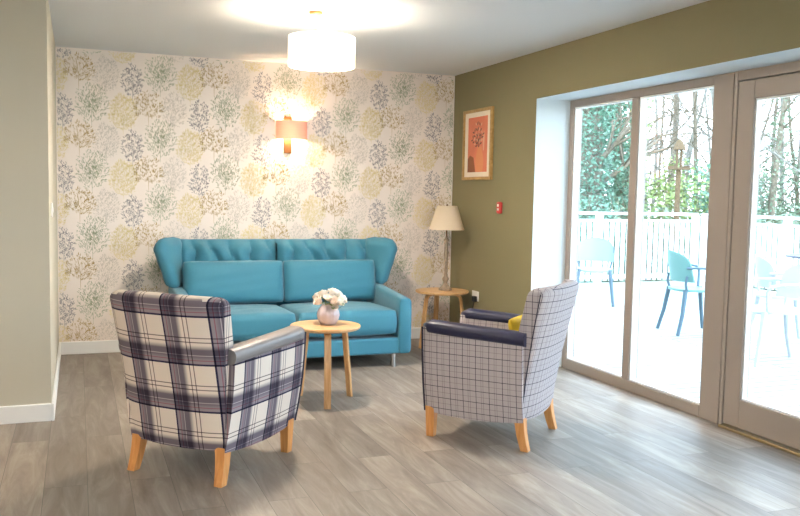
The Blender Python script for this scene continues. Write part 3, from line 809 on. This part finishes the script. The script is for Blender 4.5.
# ------------------------------------------------------------------ small wall fittings
al = thing('fire_alarm_sounder', 'small red alarm unit on the olive wall beside the window reveal', 'alarm', (W, -.972, 1.222))
MB().box((-.028, -.034, -.048), (-.001, .034, .048)).build('alarm_body', M_RED, al, bevel=.012, segs=3)
MB().box((-.0295, -.014, .008), (-.0275, .014, .03)).box((-.0295, -.014, -.022), (-.0275, .014, -.004)).build('alarm_label', M_PLASTIC, al)
so = thing('wall_socket', 'white double wall socket low on the olive wall by the lamp', 'socket', (W, -.552, .45))
MB().box((-.010, -.062, -.043), (-.001, .062, .043)).build('socket_plate', M_PLASTIC, so, bevel=.003)
for yy in (-.045, .03): MB().box((-.0135, yy, .012), (-.0095, yy+.015, .03)).build('rocker_switch', M_PLASTIC, so, bevel=.001)
pg = thing('plug', 'black plug with cord in the wall socket', 'plug', (W, -.575, .43))
MB().box((-.042, -.024, -.026), (-.011, .024, .022)).build('plug_body', M_BLACK, pg, bevel=.006)
MB().tube([(-.03, 0, -.024), (-.034, .01, -.08), (-.05, .03, -.2), (-.06, .05, -.36), (-.09, .08, -.424), (-.16, .10, -.425)], .0032, 6).build('cord', M_BLACK, pg, smooth=True)
ls = thing('light_switch', 'white light switch on the pale left wall', 'switch', (0, -1.656, 1.184))
MB().box((.001, -.043, -.043), (.010, .043, .043)).build('switch_plate', M_PLASTIC, ls, bevel=.003)
MB().box((.0095, -.012, -.016), (.014, .012, .016)).build('rocker_switch', M_PLASTIC, ls, bevel=.002)

# ------------------------------------------------------------------ terrace railing
def railing(name, label, p0, p1, n):
    a, b = Vector(p0), Vector(p1); L = (b-a).length; ang = math.atan2(b.y-a.y, b.x-a.x)
    t = thing(name, label, 'railing', p0, ang, 'white terrace railings')
    MB().box((0, -.045, 1.06), (L, .045, 1.10)).build('handrail', M_RAIL, t, bevel=.006)
    MB().box((0, -.02, .955), (L, .02, .99)).build('upper_rail', M_RAIL, t)
    MB().box((0, -.02, .07), (L, .02, .12)).build('lower_rail', M_RAIL, t)
    me = MB().box((-.032, -.036, .03), (.032, -.02, .965)).build('baluster', M_RAIL, t)
    for i in range(n):
        o = me if i == 0 else me.copy()
        if i: COL.objects.link(o)
        o.location = (L*(i+.5)/n, 0, 0)
    k = max(2, int(round(L/1.85))+1)
    mp = MB().box((-.045, -.02, 0), (.045, .07, 1.06)).build('post', M_RAIL, t)
    for i in range(k):
        o = mp if i == 0 else mp.copy()
        if i: COL.objects.link(o)
        o.location = (.05+(L-.1)*i/(k-1), 0, 0)
    return t
railing('terrace_railing', 'white slatted railing along the far side of the terrace', (9.52, 4.0, 0), (3.95, 4.0, 0), 54)
railing('terrace_railing', 'white slatted railing along the outer edge of the terrace, seen through the door', (9.6, -3.0, 0), (9.6, 3.93, 0), 68)

# ------------------------------------------------------------------ terrace chairs and table
def build_chair(label, loc, face, m, mleg, arms):
    rz = math.atan2(-face[0], face[1])
    t = thing('terrace_chair', label, 'chair', loc, rz, 'plastic terrace chairs')
    # seat pan
    def seat(u, v):
        a = 2*PI*u; ct, st = math.cos(a), math.sin(a)
        x = math.copysign(abs(ct)**.72, ct)*.225*v; y = math.copysign(abs(st)**.72, st)*.22*v
        return (x, y, .445 - .018*(1-v*v) - (.02*max(0, y/.22)**3))
    mb = MB(); rings = [[seat(k/32, v) for k in range(32)] for v in (.02, .35, .7, .92, 1.0)]
    rings += [[(p[0]*1.0, p[1]*1.0, p[2]-.022) for p in rings[-1]]] + [[(p[0], p[1], p[2]-.016) for p in rings[i]] for i in (3, 1)]
    mb.loft(rings); mb.build('seat', m, t, smooth=True, angle=60)
    # curved back shell
    def bk(u, v, o=0):
        s = 2*u-1
        hw = .235*(1-.10*v)*(1 if v < .55 else math.sqrt(max(.0, 1-((v-.55)/.452)**2.6)))
        x = s*hw; z = .52+.30*v
        y = -.215 - .05*v + .11*(abs(s)*hw/.235)**2 + o
        return (x, y, z)
    mb = MB().grid(lambda u, v: bk(u, v), 16, 12).grid(lambda u, v: bk(u, v, .012), 16, 12)
    eg = [(0, j/12) for j in range(13)] + [(i/16, 1) for i in range(17)] + [(1, 1-j/12) for j in range(13)] + [(1-i/16, 0) for i in range(17)]
    mb.loft([[bk(a, b) for a, b in eg], [bk(a, b, .012) for a, b in eg]], True, False)
    mb.build('backrest', m, t, smooth=True, angle=50)
    sup = MB()
    for s in (-1, 1): sup.tube([(s*.19, -.155, .43), (s*.205, -.175, .50), (s*.205, -.165, .58)], .013, 8)
    sup.build('back_support', mleg, t, smooth=True)
    for sx in (-1, 1):
        for sy in (-1, 1):
            MB().tube([(sx*.185, sy*.165, .44), (sx*.212, sy*.20, .2), (sx*.235, sy*(.235 if sy > 0 else .25), 0)], [.024, .020, .017], 10).build('leg', mleg, t, smooth=True)
    if arms:
        for s in (-1, 1):
            MB().tube([(s*.205, -.17, .655), (s*.245, -.10, .662), (s*.255, .06, .66), (s*.25, .15, .645), (s*.235, .175, .60), (s*.20, .15, .44)], .013, 8).build('armrest', mleg, t, smooth=True)
    return t
build_chair('aqua plastic terrace chair with arms, centre of the window', (5.875, -.325, -.004), (.97, -.24), M_AQUA, M_BLUEMETAL, True)
build_chair('pale blue armless terrace chair by the far railing, in the left pane', (6.18, 1.86, -.004), (-.55, -.83), M_PALEBLUE, M_BLUEMETAL, False)
build_chair('white terrace armchair seen through the door glass', (5.50, -1.78, -.004), (-.93, .36), M_CWHITE, M_CWHITE, True)
build_chair('white terrace armchair farther out, partly behind the door stile', (6.35, -1.0, -.004), (.85, -.5), M_CWHITE, M_CWHITE, True)
tt = thing('terrace_table', 'round dark-topped terrace table seen at the edge of the door glass', 'table', (7.70, -.16, -.004))
MB().lathe([(.001, .715), (.345, .715), (.35, .722), (.345, .735), (.001, .735)], 40).build('tabletop', mat('dark_laminate', lin(58, 62, 80), .4), tt, smooth=True, angle=30)
MB().lathe([(.025, .03), (.025, .715)], 16).build('column', M_STEEL, tt, smooth=True)
MB().lathe([(.001, 0), (.22, 0), (.22, .012), (.03, .03), (.001, .03)], 32).build('base', M_STEEL, tt, smooth=True)

# ------------------------------------------------------------------ trees beyond the terrace
def branch(mb, rnd, p, d, L, r, depth, spread=.55, twist=.35, n=5, tips=None):
    pts = [p]; q = p.copy(); dd = d.copy()
    for i in range(4):
        dd = (dd + Vector((rnd.uniform(-1,1), rnd.uniform(-1,1), rnd.uniform(-.5,.8)))*twist*.35).normalized()
        q = q + dd*L/4; pts.append(q.copy())
    mb.tube(pts, [r*(1-.45*i/4) for i in range(5)], max(3, n))
    if tips is not None: tips.append(pts)
    if depth <= 0: return
    for k in range(rnd.choice((3, 4)) if depth > 1 else 3):
        s = rnd.uniform(.35, 1.0); i = min(3, int(s*4)); o = pts[i].lerp(pts[i+1], s*4-i)
        nd = (dd + Vector((rnd.uniform(-1,1), rnd.uniform(-1,1), rnd.uniform(-.4,.7)))*spread*1.6).normalized()
        branch(mb, rnd, o, nd, L*rnd.uniform(.5,.75), r*rnd.uniform(.38,.58), depth-1, spread, twist, n-1, tips)
def leaves(mb, rnd, c, rad, n, size, mi=0):
    for _ in range(n):
        while True:
            v = Vector((rnd.uniform(-1,1), rnd.uniform(-1,1), rnd.uniform(-1,1)))
            if v.length < 1: break
        p = Vector((c[0]+v.x*rad[0], c[1]+v.y*rad[1], c[2]+v.z*rad[2]))
        a = Vector((rnd.uniform(-1,1), rnd.uniform(-1,1), rnd.uniform(-.6,.6))).normalized(); b = a.cross(Vector((rnd.uniform(-1,1), rnd.uniform(-1,1), rnd.uniform(-1,1)))).normalized()
        s = size*rnd.uniform(.6,1.3)
        mb.add([p-a*s, p+b*s*.55, p+a*s, p-b*s*.55], [(0,1,2,3)], mi)
GZ = -1.25
def tree(label, x, y, h, r, seed, ivy=0, bark=M_BARK, depth=3, lean=(0,0), leafm=None, name='bare_tree', group='trees beyond the terrace', nb=16):
    rnd = random.Random(seed)
    t = thing(name, label, 'tree', (x, y, GZ), 0, group)
    mb = MB(); pts = []
    q = Vector((0,0,-.15)); dd = Vector((lean[0], lean[1], 1)).normalized()
    for i in range(9):
        pts.append(q.copy()); q = q + dd*(h/8); dd = (dd+Vector((rnd.uniform(-.1,.1), rnd.uniform(-.1,.1), .05))).normalized()
    mb.tube(pts, [r*(1.15-.85*i/8) for i in range(9)], 9)
    tips = []
    for k in range(nb):
        s = .25+.73*k/nb; i = min(7, int(s*8)); o = pts[i].lerp(pts[i+1], s*8-i); a = rnd.uniform(0, 2*PI)
        branch(mb, rnd, o, Vector((math.cos(a), math.sin(a), rnd.uniform(.2,.9))).normalized(), h*rnd.uniform(.13,.24)*(1.1-.5*s), r*.24*(1.1-.8*s)+.006, depth-1, tips=tips)
    mb.build('trunk', bark, t, smooth=True, angle=0)
    if ivy:
        fb = MB()
        for k in range(30):
            s = k/30*.9; i = min(7, int(s*8)); o = pts[i].lerp(pts[i+1], s*8-i)
            w_ = r+.12+.30*rnd.random()
            leaves(fb, rnd, o, (w_, w_, .32), int(ivy/30*2.6), .048)
        for pt in tips[:28]:
            for p in pt[:3]: leaves(fb, rnd, p, (.28, .28, .22), max(1, int(ivy/200)), .055)
        fb.build('ivy', leafm or M_IVY, t)
    return t
tree('thick ivy-clad tree left of centre in the left window pane', 10.55, 8.5, 8.5, .34, 3, 6500, name='ivy_tree', lean=(.02, .02))
tree('ivy-clad tree at the right edge of the left window pane', 12.2, 9.6, 8.0, .20, 8, 3600, name='ivy_tree', lean=(.05, 0))
tree('slim leaning tree with light ivy in the right window pane', 12.9, 10.8, 8.5, .15, 14, 1500, name='ivy_tree', leafm=M_IVY2, lean=(.12, -.05))
tree('thin ivy-clad tree at the left of the door glass', 14.6, 7.6, 9.0, .08, 17, 500, name='ivy_tree', leafm=M_BRUSH)
tree('slim ivy-clad tree at the right edge of the door glass', 17.2, 7.2, 9.0, .11, 19, 1500, name='ivy_tree')
BT = [(14.0, 13.5, 9, .13, 'slender bare tree deep in the wood, left pane'), (15.8, 13.8, 10, .11, 'slender bare tree deep in the wood, beyond the right pane'), (15.2, 10.6, 9, .10, 'bare tree behind the bird table'),
      (16.8, 11.4, 10, .12, 'bare tree in the wood right of the bird table'), (18.3, 12.8, 11, .14, 'bare tree at the right edge of the right pane'), (15.7, 6.6, 9, .08, 'wide-spreading bare tree seen through the door glass'),
      (19.5, 9.2, 10, .13, 'bare tree far back, through the middle of the door glass'), (21.5, 10.8, 11, .15, 'bare tree farthest back, through the door glass'), (12.0, 12.8, 9, .12, 'bare tree behind the ivy trees, left pane'), (20.2, 14.5, 11, .14, 'bare tree farthest back in the right pane'), (17.4, 14.8, 11, .12, 'thin bare tree far behind the bird table')]
for i, (x, y, h, r, lb) in enumerate(BT):
    tree(lb, x, y, h, r, 40+i, 0, M_BARK2 if i % 2 else M_BARK, depth=4 if i in (5, 2) else 3)
rs_ = random.Random(99)
for i in range(16):
    u_ = i/15; dd_ = rs_.uniform(21, 27)
    px_ = 625 + 180*u_; a_ = (px_-400)/F_PX
    x_, y_ = .15+dd_*(.354+.935*a_), -7.157+dd_*(.932-.354*a_)
    tree('slender bare sapling standing in the thicket beyond the terrace', x_, y_, rs_.uniform(6.5, 9), rs_.uniform(.045, .075), 200+i, 0, M_BARK2 if i % 3 else M_BARK, depth=2, name='bare_sapling', group='slender saplings in the thicket', nb=12)
def shrub(label, x, y, w, h, seed, m, n=1500):
    rnd = random.Random(seed); t = thing('shrub', label, 'shrub', (x, y, GZ), 0, 'undergrowth beyond the terrace')
    st = MB()
    for k in range(14):
        a = rnd.uniform(0, 6.3); st.tube([(0,0,-.15), (math.cos(a)*w*.3, math.sin(a)*w*.3, h*.5), (math.cos(a)*w*.6*rnd.random(), math.sin(a)*w*.6, h*rnd.uniform(.8,1.05))], [.02, .012, .005], 4)
    st.build('stem', M_BARK, t)
    fb = MB()
    for k in range(9): leaves(fb, rnd, (rnd.uniform(-.6,.6)*w, rnd.uniform(-.5,.5)*w, h*rnd.uniform(.3,.8)), (w*.5, w*.5, h*.3), n//4, .05)
    fb.build('foliage', m, t)
SH = [(9.4, 7.6, 1.1, 2.6, M_IVY), (10.8, 7.2, 1.2, 2.7, M_BRUSH), (12.1, 7.6, 1.1, 3.1, M_IVY2), (13.3, 7.4, 1.2, 3.4, M_IVY), (14.4, 8.4, 1.3, 3.6, M_BRUSH), (13.2, 5.6, 1.1, 2.6, M_BRUSH), (14.8, 5.3, 1.3, 3.0, M_BRUSH), (16.6, 6.0, 1.4, 3.2, M_BRUSH), (15.9, 9.0, 1.4, 3.5, M_BRUSH), (18.2, 8.8, 1.5, 3.4, M_BRUSH)]
SHL = ['dark green shrub behind the railing, far left of the left pane', 'dull green shrub behind the railing, centre of the left pane', 'yellow-green shrub below the left of the bird table', 'dark green shrub below the right of the bird table', 'dull green shrub at the right of the right pane', 'low dull shrub at the left of the door glass', 'dull shrub behind the railing, centre of the door glass', 'dull shrub at the right of the door glass', 'tall dull shrub deep in the wood behind the door stile', 'tall dull shrub deep in the wood through the door glass']
for i, ((x, y, w_, h_, m), lb) in enumerate(zip(SH, SHL)): shrub(lb, x, y, w_, h_, 70+i, m)

# bird table on a post
M_FEED = mat('feeder_wood', lin(104, 84, 60), .8, var=.3, vscale=30)
bt = thing('bird_table', 'weathered wooden bird table on a post in front of the trees', 'bird table', (10.66, 5.93, GZ+.12))
MB().tube([(0, 0, -.35), (0, 0, 3.0)], .05, 10).build('post', M_FEED, bt, smooth=True)
MB().box((-.15, -.14, 3.0), (.15, .14, 3.04)).box((-.15, -.14, 3.04), (-.135, .14, 3.07)).box((.135, -.14, 3.04), (.15, .14, 3.07)).build('tray', M_FEED, bt)
up = MB()
for sx in (-1, 1): up.box((sx*.045-.015, -.015, 3.04), (sx*.045+.015, .015, 3.38))
up.build('upright', M_FEED, bt)
MB().lathe([(.001, 3.56), (.04, 3.55), (.09, 3.47), (.11, 3.37), (.001, 3.37)], 20).build('roof', M_FEED, bt, smooth=True)
